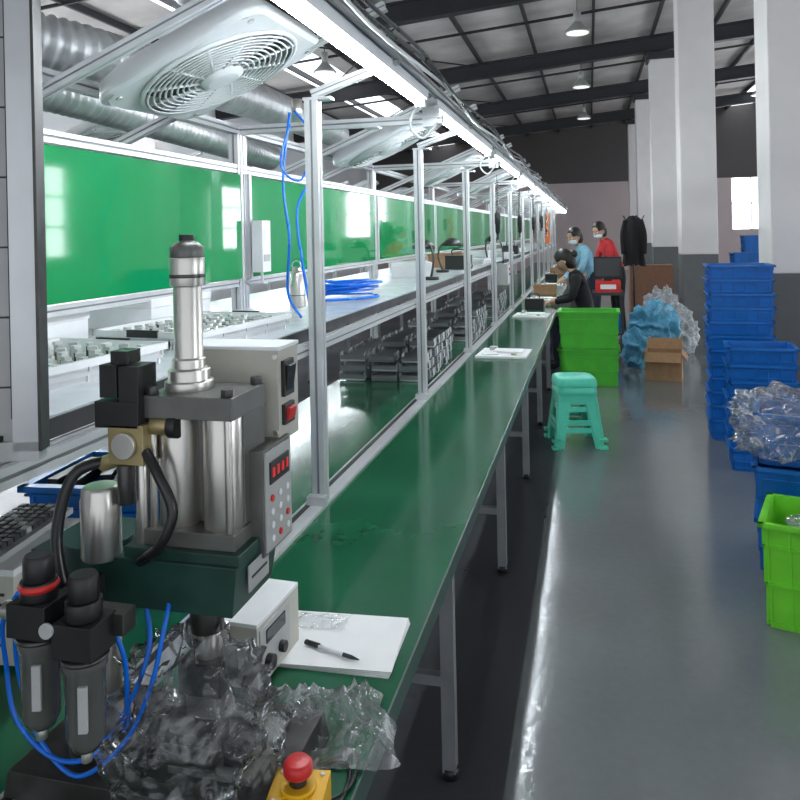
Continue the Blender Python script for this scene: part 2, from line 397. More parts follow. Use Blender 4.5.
# second line on the left
SH=-2.55
for o in(wb,fr,sh): copy(o,(SH,0,0))
for i in range(0,10): copy(t0,(-.6+SH,1.05+1.9*i,2.085)); copy(t0,(-.6+SH-1.2,1.05+1.9*i,2.3))
for i in range(0,8): copy(f0,(-1.1+SH+.5,2.3+1.95*i,2.2))
for i in range(0,9): copy(g0,(-1.405+SH,.965+2*i,1.43))
def duct(name,pts,r,pitch=.03):
    P=[Vector(p) for p in pts]; Q=[]
    for i in range(len(P)-1):
        p0=P[max(i-1,0)];p1=P[i];p2=P[i+1];p3=P[min(i+2,len(P)-1)]
        n=max(4,int((p2-p1).length/pitch*2))
        for k in range(n):
            t=k/n; Q.append(.5*((2*p1)+(p2-p0)*t+(2*p0-5*p1+4*p2-p3)*t*t+(3*p1-p0-3*p2+p3)*t**3))
    b=B(name); b.tube(Q,r,'duct',18,1,rads=[r*(1 if (i//2)%2 else .88) for i in range(len(Q))]); return b.done()
duct('flexible_duct',[(-2.6,1.2,2.7),(-2.3,2.1,2.45),(-1.95,2.7,2.36),(-1.9,4,2.4),(-2.05,6,2.45)],.11,.022)
duct('flexible_duct',[(-2.3,1.6,2.18),(-1.95,2.2,2.16),(-1.85,3.,2.12),(-1.95,4.4,2.1)],.08,.02)
duct('flexible_duct',[(-1.75,2.3,2.75),(-1.5,2.7,2.62),(-1.45,3.2,2.5)],.11,.022)
# ---------------------------------------------------------------- machine
def P_(b):
    g='machine_green'; cg='castgrey'
    b.box((-.66,1.07,.775),(.42,.24,.05),'darksteel',taper=1.04); b.box((-.56,1.07,.806),(.14,.14,.012),'castgrey')
    b.box((-.60,1.03,.835),(.09,.05,.045),'darksteel'); b.box((-.53,1.04,.83),(.03,.05,.035),'black'); b.cyl((-.64,1.0,.83),(-.55,1.0,.83),.012,'darksteel'); b.box((-.67,1.02,.825),(.03,.07,.03),'black')
    b.cyl((-.77,1.04,.80),(-.77,1.04,1.06),.032,'steel'); b.cyl((-.77,1.04,.80),(-.77,1.04,.83),.05,'darksteel')
    b.box((-.68,1.065,1.083),(.35,.15,.075),g,taper=.94); b.box((-.60,1.065,1.125),(.19,.135,.02),g)
    b.cyl((-.77,1.04,1.02),(-.77,1.04,1.13),.055,g)
    b.box((-.503,1.06,1.09),(.003,.07,.04),'greybox'); b.box((-.5025,1.06,1.09),(.004,.055,.004),'ink')
    b.box((-.592,1.07,1.147),(.15,.12,.024),cg); b.box((-.592,1.07,1.345),(.15,.12,.034),cg)
    b.box((-.592,1.09,1.245),(.145,.075,.17),cg)
    b.cyl((-.553,1.05,1.155),(-.553,1.05,1.33),.031,'steel',seg=32); b.cyl((-.628,1.05,1.155),(-.628,1.05,1.33),.031,'steel',seg=32)
    for x in(-.655,-.529):
        for y in(1.02,1.12): b.cyl((x,y,1.135),(x,y,1.37),.006,'steel',seg=10); b.cyl((x,y,1.362),(x,y,1.374),.010,'darksteel',seg=6)
    b.lathe((-.62,1.07,1.36),[(.038,0),(.038,.016),(.033,.017),(.033,.034),(.026,.036),(.026,.05),(.0225,.052),(.0225,.165)],'steel',32)
    b.lathe((-.62,1.07,1.525),[(.0275,0),(.0275,.045)],'steel',32); b.lathe((-.62,1.07,1.538),[(.0282,0),(.0282,.006)],'darksteel',32); b.lathe((-.62,1.07,1.57),[(.0262,0),(.0262,.016),(.018,.024),(.012,.025),(.012,.028)],cg,32)
    b.cyl((-.62,1.07,1.596),(-.62,1.07,1.606),.012,'black')
    b.cyl((-.592,1.06,1.05),(-.592,1.06,.99),.026,'darksteel'); b.cyl((-.592,1.06,.99),(-.592,1.06,.93),.019,'steel')
    b.box((-.592,1.06,.925),(.07,.06,.05),'darksteel'); b.box((-.592,1.06,.885),(.05,.05,.04),'castgrey'); b.cyl((-.592,1.06,.865),(-.592,1.06,.83),.014,'steel')
    b.box((-.592,1.195,1.335),(.175,.085,.155),'beige'); b.box((-.592,1.195,1.414),(.179,.089,.006),'white')
    b.box((-.502,1.185,1.362),(.008,.042,.06),'black'); b.box((-.497,1.185,1.362),(.006,.03,.045),'rubber',(0,.15,0))
    b.box((-.502,1.185,1.302),(.008,.042,.034),'black'); b.box((-.497,1.185,1.302),(.007,.03,.022),'red',(0,.2,0))
    for z in(1.275,1.4):
        for x in(-.67,-.51): b.cyl((x,1.1525,z),(x,1.150,z),.005,'steel',seg=10)
    b.box((-.515,1.125,1.185),(.035,.11,.165),cg); b.box((-.4965,1.125,1.185),(.004,.10,.155),'greybox')
    b.box((-.494,1.125,1.228),(.004,.075,.035),'black')
    for i in range(4): b.box((-.4915,1.098+i*.018,1.228),(.002,.008,.015),'led')
    for r in range(4):
        for c in range(3): b.cyl((-.4945,1.095+c*.03,1.188-r*.021),(-.4915,1.095+c*.03,1.188-r*.021),.0055,'white' if (r+c)%4 else 'red',seg=12)
    b.box((-.715,1.02,1.385),(.03,.05,.05),'black'); b.box((-.68,1.02,1.378),(.034,.05,.06),'black'); b.box((-.70,1.02,1.42),(.03,.035,.02),'rubber')
    b.box((-.70,1.02,1.335),(.075,.055,.04),'black'); b.box((-.685,1.02,1.29),(.06,.055,.06),'gold'); b.cyl((-.685,.992,1.29),(-.685,.985,1.29),.02,'steel')
    b.cyl((-.655,1.02,1.315),(-.62,1.02,1.315),.014,'gold'); b.cyl((-.625,1.02,1.315),(-.61,1.02,1.315),.018,'black')
    b.cyl((-.72,1.02,1.26),(-.745,1.02,1.25),.012,'gold'); b.cyl((-.675,1.02,1.12),(-.675,1.02,1.265),.01,'steel'); b.cyl((-.69,1.0,1.2),(-.69,1.0,1.26),.013,'darksteel')
    b.lathe((-.735,1.0,1.115),[(.028,0),(.030,.004),(.030,.09),(.028,.095),(.028,.105),(.024,.11)],'steel',28)
    b.tube([(-.74,1.02,1.255),(-.775,.99,1.24),(-.79,.97,1.16),(-.77,.96,1.08),(-.74,.96,1.02),(-.73,.98,.95)],.009,'rubber',12)
    b.tube([(-.655,1.0,1.28),(-.625,.985,1.25),(-.60,.98,1.2),(-.62,.975,1.15),(-.66,.985,1.12)],.008,'rubber',12)
    b.box((-.70,.90,1.08),(.16,.03,.03),'darksteel'); b.box((-.74,.97,1.08),(.03,.14,.03),'darksteel')
    for x,y,zt,red in((-.735,.865,1.14,1),(-.665,.865,1.12,0)):
        b.box((x,y,zt-.045),(.06,.055,.045),'black'); b.cyl((x,y,zt-.022),(x,y,zt+.002),.024,'black')
        if red: b.torus((x,y,zt-.005),.021,.006,'red',seg=24)
        b.lathe((x,y,zt),[(.018,0),(.02,.004),(.02,.03),(.017,.036)],'black',16)
        b.lathe((x,y,zt-.07),[(.029,0),(.029,-.015),(.026,-.02),(.025,-.11),(.018,-.125),(.008,-.128)],'glassbowl',24)
        b.torus((x,y,zt-.073),.028,.004,'darksteel',seg=24)
        b.box((x+.014,y-.0245,zt-.13),(.012,.006,.06),'boardgrey',(0,0,.3)); b.cyl((x,y,zt-.2),(x,y,zt-.215),.007,'steel',seg=12)
    b.cyl((-.70,.838,1.09),(-.70,.832,1.09),.010,'boardgrey'); b.cyl((-.79,.865,1.095),(-.765,.865,1.095),.012,'steel')
b=B('pneumatic_press'); P_(b); press=b.done(bevel=.0015)
b=B('air_hose')
b.tube([(-.80,.90,1.10),(-.836,.91,1.05),(-.845,.924,.98),(-.83,.925,.90),(-.777,.935,.845),(-.713,.945,.852),(-.66,.955,.93),(-.64,.975,1.0),(-.66,1.0,1.05)],.0035,'blue_hose',8)
b.tube([(-.79,.90,1.09),(-.815,.91,1.03),(-.825,.93,.95),(-.80,.935,.87),(-.74,.94,.82),(-.67,.95,.87),(-.63,.96,.95),(-.615,.975,1.03),(-.62,1.0,1.06)],.0035,'blue_hose',8)
b.tube([(-.665,.90,1.09),(-.645,.92,1.02),(-.655,.94,.94),(-.68,.97,.88),(-.75,.97,.85),(-.84,1.05,.86),(-.86,1.2,.80),(-.9,1.3,.765)],.0035,'blue_hose',8)
b.done()
b=B('power_cable'); b.tube([(-.55,.95,.757),(-.49,1.02,.757),(-.46,1.1,.757),(-.52,1.16,.757),(-.58,1.2,.76)],.003,'rubber',6)
b.tube([(-.45,1.02,.76),(-.43,1.10,.757),(-.40,1.14,.757),(-.378,1.1,.757),(-.38,1.0,.757)],.003,'rubber',6)
b.tube([(-.54,1.1,.80),(-.49,1.05,.775),(-.44,1.12,.757),(-.385,1.16,.757),(-.375,1.08,.757),(-.43,1.03,.757)],.0025,'rubber',6); b.done()
b=B('bench_power_supply'); b.box((0,0,.065),(.135,.18,.115),'beige'); b.box((0,0,.125),(.135,.18,.008),'white')
b.box((.0685,-.02,.07),(.004,.125,.09),'greybox'); b.cyl((.07,-.055,.045),(.084,-.055,.045),.014,'black'); b.cyl((.07,.0,.045),(.082,.0,.045),.011,'black')
b.box((.071,-.02,.092),(.003,.08,.026),'screen'); b.box((.02,-.091,.08),(.045,.003,.02),'greybox')
for i in range(5): b.box((-.04+i*.016,-.0905,.04),(.006,.002,.04),'ink')
for x in(-.05,.05):
    for y in(-.07,.07): b.cyl((x,y,0),(x,y,.01),.01,'rubber',seg=12)
b.done((-.675,1.37,.752),(0,0,-.05),bevel=.004)
b=B('paper_sheets')
for i in range(4): b.box((0,0,.001+i*.0025),(.285,.205,.0018),'paper',(0,0,.015*i))
b.done((-.535,1.475,.752),(0,0,.03))
b=B('ballpoint_pen'); b.cyl((-.065,0,0),(.05,0,0),.004,'ink',seg=12); b.cyl((.05,0,0),(.068,0,0),.004,'ink',r2=.0012,seg=12); b.cyl((-.065,0,0),(-.035,0,0),.0046,'black',seg=12)
b.cyl((-.03,0,0),(.03,0,0),.0042,'white',seg=12); b.box((-.045,0,.005),(.035,.003,.002),'black'); b.done((-.52,1.42,.768),(0,0,-.30))
b=B('emergency_stop_button'); b.box((0,0,.03),(.08,.075,.06),'yellow'); b.cyl((0,0,.06),(0,0,.066),.026,'yellow'); b.cyl((0,0,.066),(0,0,.078),.013,'darksteel')
b.lathe((0,0,.078),[(.016,0),(.021,.004),(.021,.016),(.017,.021),(.006,.023)],'red')
for x in(-.03,.03):
    for y in(-.028,.028): b.cyl((x,y,.06),(x,y,.062),.004,'steel',seg=8)
b.done((-.42,1.0,.752),(0,0,.15),bevel=.004)
def bag(name,c,r,m,seed=0,amp=.3,flat=True,det=5,freq=2.2,box=0,rot=(0,0,0)):
    bm=bmesh.new(); bmesh.ops.create_icosphere(bm,subdivisions=det,radius=1)
    for v in bm.verts:
        p=v.co.copy(); q=p*freq+Vector((seed*7.1,seed*3.3,seed))
        if box:
            k=(abs(p.x)**box+abs(p.y)**box+abs(p.z)**box)**(-1/box); p=p*k
        rd=1-abs(noise.noise(q)); rd2=1-abs(noise.noise(q*2.3))
        d=1-amp*.6+amp*(rd**3)*.9+amp*.3*(rd2**3)
        v.co=Vector((p.x*r[0]*d,p.y*r[1]*d,p.z*r[2]*d))
        if flat and v.co.z<-r[2]*.8: v.co.z=-r[2]*.8+.02*r[2]*noise.noise(q*4)
    for f in bm.faces: f.smooth=True
    me=bpy.data.meshes.new(name); bm.to_mesh(me); bm.free(); me.materials.append(M[m])
    o=bpy.data.objects.new(name,me); COL.objects.link(o); o.location=c; o.rotation_euler=rot; return o
def sheet(name,loc,w,d,h,m,seed,rot=0,n=60,fr_=1.):
    """loose crumpled sheet of film lying on a surface"""
    b=B(name); vs=[];fs=[]
    for i in range(n+1):
        for j in range(n+1):
            u,v=i/n*2-1,j/n*2-1; a=math.atan2(v,u); edge=max(abs(u),abs(v)); kk=1+.22*noise.noise(Vector((math.cos(a)*1.7,math.sin(a)*1.7,seed)))*edge
            q=Vector((u*1.6*fr_,v*1.6*fr_,seed)); rd=1-abs(noise.noise(q)); r2=1-abs(noise.noise(q*2.4)); r3=1-abs(noise.noise(q*5))
            z=h*(.10+.9*(1-edge**3))*(.15+.6*rd**3+.25*r2**4+.08*r3**5)
            vs.append((u*w/2*kk,v*d/2*kk,max(.002,z)))
    for i in range(n):
        for j in range(n): a=i*(n+1)+j; fs.append((a,a+n+1,a+n+2,a+1))
    b.add(vs,fs,m,True); return b.done(loc,(0,0,rot))
bag('plastic_bag',(-.60,1.02,.865),(.125,.10,.12),'film',1,.5,freq=1.7)
sheet('plastic_film_sheet',(-.475,1.19,.753),.27,.19,.075,'film2',4.3,.35,fr_=1.3)
sheet('plastic_wrapper',(-.585,1.53,.7635),.12,.06,.012,'film2',8.3,.1,30)
b=B('instrument_case'); b.box((0,0,.1),(.3,.26,.18),'beige'); b.box((0,0,.195),(.31,.27,.014),'white')
for i in range(6): b.box((.1,-.131,.05+i*.02),(.06,.003,.006),'ink')
b.box((-.05,-.133,.11),(.1,.004,.08),'screen')
for x in(-.12,.12):
    for y in(-.1,.1): b.cyl((x,y,0),(x,y,.01),.012,'rubber',seg=10)
b.done((-1.28,1.36,.752),(0,0,.1),bevel=.006)
b=B('computer_keyboard'); b.box((0,0,.008),(.13,.30,.014),'greybox')
for i in range(5):
    for j in range(13): b.box((-.048+i*.022,-.132+j*.022,.02),(.017,.017,.012),'ink' if (i+j)%5 else 'boardgrey',taper=1.1)
b.done((-1.24,1.37,.955),(0,0,.15),bevel=.001)
# ---------------------------------------------------------------- crates
def crate(b,w,d,h,m,z=0,wall=.006,x=0,y=0,ribs=5,rim=.022):
    tp=.93
    def ring(k,zz,off=0):
        a,c=(w/2-off)*k,(d/2-off)*k; return [(x-a,y-c,zz),(x+a,y-c,zz),(x+a,y+c,zz),(x-a,y+c,zz)]
    vs=ring(tp,z)+ring(1,z+h)+ring(1,z+h,wall)+ring(tp,z+.01,wall)
    fs=[(3,2,1,0)]
    for i in range(4):
        j=(i+1)%4; fs+=[(i,j,4+j,4+i),(4+i,4+j,8+j,8+i),(8+i,8+j,12+j,12+i)]
    fs.append((12,13,14,15)); b.add(vs,fs,m)
    for zz,th,ex in((z+h-.008,.016,rim),(z+h*.78,.006,rim*.55),(z+h*.42,.006,rim*.55),(z+.02,.012,rim*.3)):
        k=tp+(1-tp)*(zz-z)/h
        for sx in(-1,1):
            b.box((x+sx*(w/2*k+ex/2-.001),y,zz),(ex,d*k+2*ex-.002,th),m); b.box((x,y+sx*(d/2*k+ex/2-.001),zz),(w*k+2*ex-.002,ex,th),m)
    for i in range(ribs+1):
        t=i/ribs-.5
        for sy in(-1,1):
            for zz,hh in((z+h*.22,h*.40),(z+h*.6,h*.36),(z+h*.87,h*.18)):
                k=tp+(1-tp)*(zz-z)/h; rb=rim*.5
                b.box((x+t*w*k*.96,y+sy*(d/2*k+rb*.4),zz),(.006,rb,hh),m); b.box((x+sy*(w/2*k+rb*.4),y+t*d*k*.96,zz),(rb,.006,hh),m)
    for sx in(-1,1):
        b.box((x+sx*(w/2+.004),y,z+h*.88),(.008,d*.3,.02),'black')
def stack(name,w,d,h,n,step,m,loc,rot=0,jit=.008,ribs=5,rim=.022):
    b=B(name)
    for i in range(n):
        crate(b,w,d,h,m,z=i*step,x=random.uniform(-jit,jit),y=random.uniform(-jit,jit),ribs=ribs,rim=rim)
    return b.done(loc,(0,0,rot))
stack('blue_crate_stack',.43,.34,.16,12,.105,'blue_crate',(1.09,6.2,0),-.05)
stack('blue_crate_stack',.39,.32,.15,7,.11,'blue_crate',(1.08,5.45,0),-.08)
stack('blue_crate_stack',.46,.38,.25,2,.24,'blue_crate',(.99,3.9,0),-.22,ribs=7)
stack('blue_crate_stack',.46,.36,.24,1,.2,'blue_crate',(1.0,3.92,.492),-.2,ribs=7)
b=B('green_crate'); crate(b,.5,.36,.42,'green_crate2',ribs=6); b.done((.94,3.35,0),(0,0,-.3))
bag('plastic_bag',(.965,3.33,.36),(.19,.13,.09),'film2',5,.4)
bag('plastic_bag',(1.0,3.91,.655),(.31,.26,.15),'film4',8,.4,box=4,rot=(0,0,-.2),freq=2.4)
stack('green_crate_stack',.58,.38,.38,2,.384,'green_crate',(-.03,8.1,0),-.02,.004,ribs=7,rim=.026)
stack('blue_crate_stack',.6,.4,.3,4,.28,'blue_crate',(2.75,14.5,0)); stack('green_crate_stack',.6,.4,.3,3,.28,'green_crate',(3.5,15.2,0)); stack('blue_crate_stack',.6,.4,.3,5,.28,'blue_crate',(3.4,17,0))
b=B('blue_tray')
for k in range(2): crate(b,.40,.3,.12,'blue_crate',z=k*.09)
for i in range(7): b.box((-.15+i*.048,random.uniform(-.03,.03),.20),(.03,.2,.03),'black',(0,0,random.uniform(-.3,.3)))
b.done((-1.26,1.84,.752),(0,0,.1))
# ---------------------------------------------------------------- stools (nested)
def stool(b,z,m,leg=True):
    def rq(w,r,zz,n=5): return [(p[0],p[1],zz) for p in rr(w,r,zz,n)]
    L=[rq(.15,.05,z+.435),rq(.26,.06,z+.452),rq(.285,.065,z+.448),rq(.30,.065,z+.43),rq(.305,.06,z+.39),rq(.285,.055,z+.39)]
    n=len(L[0]); fs=[]
    for k in range(len(L)-1):
        for i in range(n): j=(i+1)%n; fs.append((k*n+i,(k+1)*n+i,(k+1)*n+j,k*n+j))
    b.add(sum(L,[]),fs,m,True); b.add(L[0],[tuple(range(n))],m)
    for sx in(-1,1):
        for sy in(-1,1):
            t=Vector((sx*.118,sy*.118,z+.40)); f=Vector((sx*.172,sy*.172,z))
            for a,c in(((.08,.012),(-.03,.0)),((.012,.08),(.0,-.03))):
                ox=sx*(c[0]); oy=sy*(c[1]); vs=[]
                for p,k in((f,.8),(t,1.25)):
                    for ux,uy in((-.5,-.5),(.5,-.5),(.5,.5),(-.5,.5)): vs.append((p.x+ox*k+ux*a[0]*(k if a[0]>.02 else 1),p.y+oy*k+uy*a[1]*(k if a[1]>.02 else 1),p.z))
                b.add(vs,[(0,3,2,1),(4,5,6,7),(0,1,5,4),(1,2,6,5),(2,3,7,6),(3,0,4,7)],m)
            b.box((f.x,f.y,z+.01),(.06,.06,.02),m)
    for k,zz in((.153,.13),(.134,.28)):
        for s_ in(-1,1):
            b.box((s_*k,0,z+zz),(.012,2*k,.04),m); b.box((0,s_*k,z+zz),(2*k,.012,.04),m)
    for s_ in(-1,1):
        b.box((s_*.135,0,z+.375),(.01,.26,.05),m); b.box((0,s_*.135,z+.375),(.26,.01,.05),m)
b=B('plastic_stool'); stool(b,0,'mint'); stool(b,.055,'mint'); b.done((-.14,5.80,0),(0,0,.22),bevel=.003)
# ---------------------------------------------------------------- cardboard etc
b=B('cardboard_box'); w,d,h=.36,.30,.3
b.bx(-w/2,w/2,-d/2,d/2,0,.01,'cardboard')
for s_ in(-1,1): b.box((s_*w/2,0,h/2),(.006,d,h),'cardboard'); b.box((0,s_*d/2,h/2),(w,.006,h),'cardboard')
b.box((0,-d/2-.04,h-.05),(w,.005,.12),'cardboard',(-.7,0,0)); b.box((w/2+.03,0,h-.04),(.10,d,.005),'cardboard',(0,.9,0)); b.box((-w/2-.02,0,h-.03),(.10,d,.005),'cardboard',(0,-1.1,0)); b.box((0,d/2+.02,h+.05),(w,.005,.12),'cardboard',(-.3,0,0))
b.done((.74,8.45,0),(0,0,-.15))
bag('crumpled_blue_bag',(.58,9.15,.2),(.22,.18,.26),'bluebag',3,.55,freq=1.8); bag('crumpled_blue_bag',(.70,9.2,.48),(.25,.16,.24),'bluebag',9,.6,flat=False,freq=1.8)
bag('plastic_sack',(.92,10.7,.34),(.25,.2,.43),'film3',6,.4); bag('plastic_sack',(1.08,10.2,.26),(.22,.2,.32),'film3',7,.4)
b=B('cardboard_carton'); b.bx(-.35,.35,-.25,.25,0,.98,'browncard'); b.bx(-.351,.351,-.04,.04,.2,.985,'cardboard'); b.bx(-.355,.355,-.255,.255,.47,.49,'browncard'); b.done((1.0,13.6,0))
b=B('coat_rack'); b.cyl((0,0,0),(0,0,1.8),.018,'darksteel'); b.cyl((0,0,0),(0,0,.03),.2,'darksteel')
for i in range(5):
    a=i*1.257; b.tube([(0,0,1.7),(.12*math.cos(a),.12*math.sin(a),1.74),(.18*math.cos(a),.18*math.sin(a),1.82)],.009,'darksteel',6)
b.done((.68,12.75,0))
def coat(name,loc,m):
    b=B(name)
    seg=40; rows=[(.06,.04,.0),(.13,.08,-.06),(.16,.10,-.2),(.14,.1,-.45),(.17,.12,-.78)]
    vs=[];fs=[]
    for a,c,z in rows:
        for i in range(seg):
            t=2*math.pi*i/seg; k=1+.14*math.sin(t*6+z*3)*min(1,-z*2+.1); vs.append((a*k*math.cos(t),c*k*math.sin(t),z+.02*math.sin(t*3)))
    for k in range(len(rows)-1):
        for i in range(seg): j=(i+1)%seg; fs.append((k*seg+i,(k+1)*seg+i,(k+1)*seg+j,k*seg+j))
    b.add(vs,fs,m,True); b.add(vs[:seg],[tuple(range(seg))],m)
    for s_ in(-1,1): b.tube([(s_*.10,0,-.06),(s_*.16,-.02,-.3),(s_*.15,-.05,-.6)],.06,m,12,6,rads=[.06,.05,.045])
    return b.done(loc)
coat('hanging_coat',(.68,12.65,1.80),'cloth_black')
# equipment cart
b=B('equipment_cart')
for x in(-.17,.17):
    for y in(-.22,.22): b.bx(x-.015,x+.015,y-.015,y+.015,.08,.78,'darksteel'); b.cyl((x-.012,y,.04),(x+.012,y,.04),.04,'black')
b.bx(-.2,.2,-.25,.25,.74,.78,'darksteel'); b.bx(-.2,.2,-.25,.25,.22,.25,'darksteel'); b.bx(-.16,.16,-.2,.2,.78,.92,'red'); b.box((0,-.202,.85),(.2,.004,.06),'paper')
b.bx(-.05,.05,-.05,.05,.92,.96,'black'); b.bx(-.18,.18,-.06,.0,.95,1.24,'black'); b.box((0,-.061,1.10),(.32,.003,.24),'screen'); b.bx(-.15,.15,-.2,.2,.25,.5,'blue_crate')
b.done((.22,10.4,0),bevel=.005)
# ---------------------------------------------------------------- shelf items
b=B('metal_canister'); b.lathe((0,0,0),[(.033,0),(.034,.004),(.034,.14),(.028,.15),(.020,.152),(.020,.165),(.012,.17)],'steel'); b.torus((0,0,.05),.0345,.002,'darksteel'); b.torus((0,0,.175),.02,.003,'steel',(math.pi/2,0,0),seg=20); b.done((-1.21,2.98,1.30))
b=B('hose_coil')
for i in range(9): b.torus((random.uniform(-.03,.03),random.uniform(-.04,.04),.012+i*.008),.12+random.uniform(-.04,.03),.005,'blue_hose',(random.uniform(-.12,.12),random.uniform(-.12,.12),0),seg=36)
b.tube([(.13,0,.01),(.17,-.1,.01),(.06,-.25,.01),(-.05,-.3,.01)],.006,'blue_hose'); b.done((-1.11,3.36,1.31))
b=B('parts_tray')
crate(b,.5,.34,.05,'white',ribs=4,rim=.008)
for i in range(10):
    for j in range(6):
        x,y=-.21+i*.046,-.13+j*.052
        b.cyl((x,y,.012),(x,y,.04),.010,'steel' if (i+j)%3 else 'darksteel',seg=10); b.box((x,y,.044),(.012,.022,.008),'alu',(0,0,i+j))
pt=b.done((-1.15,2.05,1.30),(0,0,1.45))
for p in((-1.2,1.40,1.30),(-1.1,7.2,1.3),(-1.12,9.1,1.3),(-1.15,11.3,1.3)): copy(pt,p)
b=B('white_carton'); b.bx(-.14,.14,-.2,.2,0,.09,'white'); b.bx(-.143,.143,-.203,.203,.07,.1,'paper'); b.bx(-.144,.144,-.02,.02,.02,.101,'greybox')
wc=b.done((-1.58,1.72,1.30),bevel=.003); copy(wc,(-1.55,2.4,1.3)); copy(wc,(-1.25,5.2,1.3),(0,0,.3)); copy(wc,(-1.2,8.2,1.3))
b=B('wall_dispenser'); b.box((0,0,0),(.05,.085,.22),'white'); b.box((.026,0,-.05),(.004,.06,.03),'greybox'); b.box((.026,0,.05),(.004,.05,.04),'paper'); b.tube([(0,0,-.1),(.0,.01,-.15),(0,.05,-.16)],.006,'white'); b.done((-1.37,2.98,1.56),bevel=.006)
b=B('hanging_air_line')
b.tube([(-1.05,2.55,2.05),(-1.06,2.5,1.8),(-1.02,2.45,1.6),(-1.05,2.5,1.4),(-1.0,2.5,1.31)],.005,'blue_hose'); b.tube([(-1.0,2.6,2.05),(-.99,2.62,1.85),(-1.04,2.58,1.7),(-1.0,2.52,1.5),(-.96,2.5,1.31)],.005,'blue_hose')
b.tube([(-1.02,2.52,2.05),(-.95,2.5,1.95),(-.99,2.5,1.8),(-1.05,2.46,1.85),(-1.03,2.5,2.0)],.004,'blue_hose')
b.cyl((-1.03,2.57,2.02),(-1.03,2.57,2.1),.02,'steel'); b.done()
b=B('electric_screwdriver')
coil=[(.012*math.cos(i*1.2),.012*math.sin(i*1.2),.16+i*.004) for i in range(60)]
b.tube(coil,.003,'rubber',6,1); b.lathe((0,0,0),[(.006,-.06),(.006,-.02),(.014,-.01),(.019,.0),(.019,.06),(.022,.065),(.022,.14),(.014,.155),(.006,.165)],'black'); b.cyl((0,0,-.09),(0,0,-.06),.003,'steel',seg=8); b.tube([(0,0,.39),(0,0,.45)],.002,'rubber',5,1)
s0=b.done((-.7,5.9,1.6))
for i,y in enumerate((7.6,9.9,11.2,13)): copy(s0,(-.68-.03*(i%2),y,1.6+.03*(i%3)))
b=B('bench_tester'); b.box((0,0,.06),(.2,.16,.11),'black'); b.box((.101,0,.07),(.003,.1,.05),'screen'); b.cyl((.1,.05,.03),(.115,.05,.03),.012,'steel'); b.tube([(-.05,0,.115),(-.05,0,.16),(.05,0,.16),(.05,0,.115)],.006,'rubber')
for x in(-.08,.08):
    for y in(-.06,.06): b.cyl((x,y,0),(x,y,.006),.01,'rubber',seg=8)
k0=b.done((-1.05,6.1,1.30),bevel=.004); copy(k0,(-1.03,10.1,1.3)); copy(k0,(-.6,8.3,.752)); copy(k0,(-.65,13,.752))
b=B('magnifier_lamp'); b.cyl((0,0,0),(0,0,.02),.05,'black'); b.tube([(0,0,.02),(-.03,0,.12),(-.01,0,.2),(.05,0,.24)],.008,'darksteel'); b.lathe((.08,0,.22),[(.02,.04),(.05,.025),(.075,.0),(.078,-.02),(.07,-.02)],'black'); b.cyl((.08,0,.205),(.08,0,.21),.06,'greybox')
m0=b.done((-1.1,5.65,1.3),(0,0,.4)); copy(m0,(-1.05,7.9,1.3),(0,0,1.)); copy(m0,(-1.0,4.75,1.3),(0,0,2.4))
b=B('control_box'); b.box((0,0,0),(.10,.16,.2),'greybox'); b.box((.052,0,0),(.004,.13,.17),'white'); b.cyl((.054,0,.05),(.064,0,.05),.012,'red'); b.cyl((.054,.03,.0),(.064,.03,.0),.01,'black'); b.tube([(0,0,.1),(0,.02,.2),(-.02,.02,.3)],.006,'rubber'); c0=b.done((-.80,7.1,1.2),bevel=.004); copy(c0,(-.79,12.73,1.5))
b=B('orange_tool_hanger'); b.tube([(0,0,.2),(.02,0,.1),(-.02,0,0),(.02,0,-.1),(0,0,-.2)],.012,'orange',8); b.box((0,0,-.22),(.06,.06,.12),'orange'); b.cyl((0,0,.2),(0,0,.25),.004,'rubber',seg=6); b.done((-.64,11.9,1.68))
b=B('assembly_fixture_tray'); b.box((0,0,.008),(.34,.36,.014),'paper'); b.box((.03,.02,.022),(.2,.14,.016),'white'); b.box((-.08,-.1,.02),(.1,.08,.01),'paper',(0,0,.3)); b.cyl((.08,-.1,.015),(.08,-.1,.035),.02,'steel'); b.box((-.09,.1,.025),(.05,.05,.03),'greybox')
a0=b.done((-.59,5.2,.752),(0,0,-.05)); copy(a0,(-.58,7.6,.752)); copy(a0,(-.6,9.4,.752)); copy(a0,(-.6,11.9,.752))
b=B('metal_bracket_pile')
for ly in range(4):
    for i in range(12):
        for j in range(3):
            x=-.19+j*.18+random.uniform(-.01,.01); y=-.42+i*.07+random.uniform(-.01,.01); z=.0+ly*.055
            if ly==3 and (i<3 or j==0): continue
            m_='alu_core' if (i+j+ly)%2 else 'alu'
            b.box((x,y,z+.008),(.15,.045,.008),m_,(.15,0,0)); b.box((x-.073,y,z+.028),(.006,.045,.045),m_,(.15,0,0)); b.box((x+.073,y,z+.028),(.006,.045,.045),m_,(.15,0,0)); b.box((x,y-.02,z+.022),(.15,.005,.024),'alu_core',(.15,0,0))
p0=b.done((-1.16,4.6,.755)); copy(p0,(-1.14,6.2,.755)); copy(p0,(-3.4,2.6,.755)); copy(p0,(-1.14,7.8,.755))
b=B('cardboard_tray'); crate(b,.3,.25,.12,'cardboard',ribs=2,rim=.004); c1=b.done((-1.22,6.5,1.3)); copy(c1,(-.62,15,.752)); copy(c1,(-.6,10.3,.752))
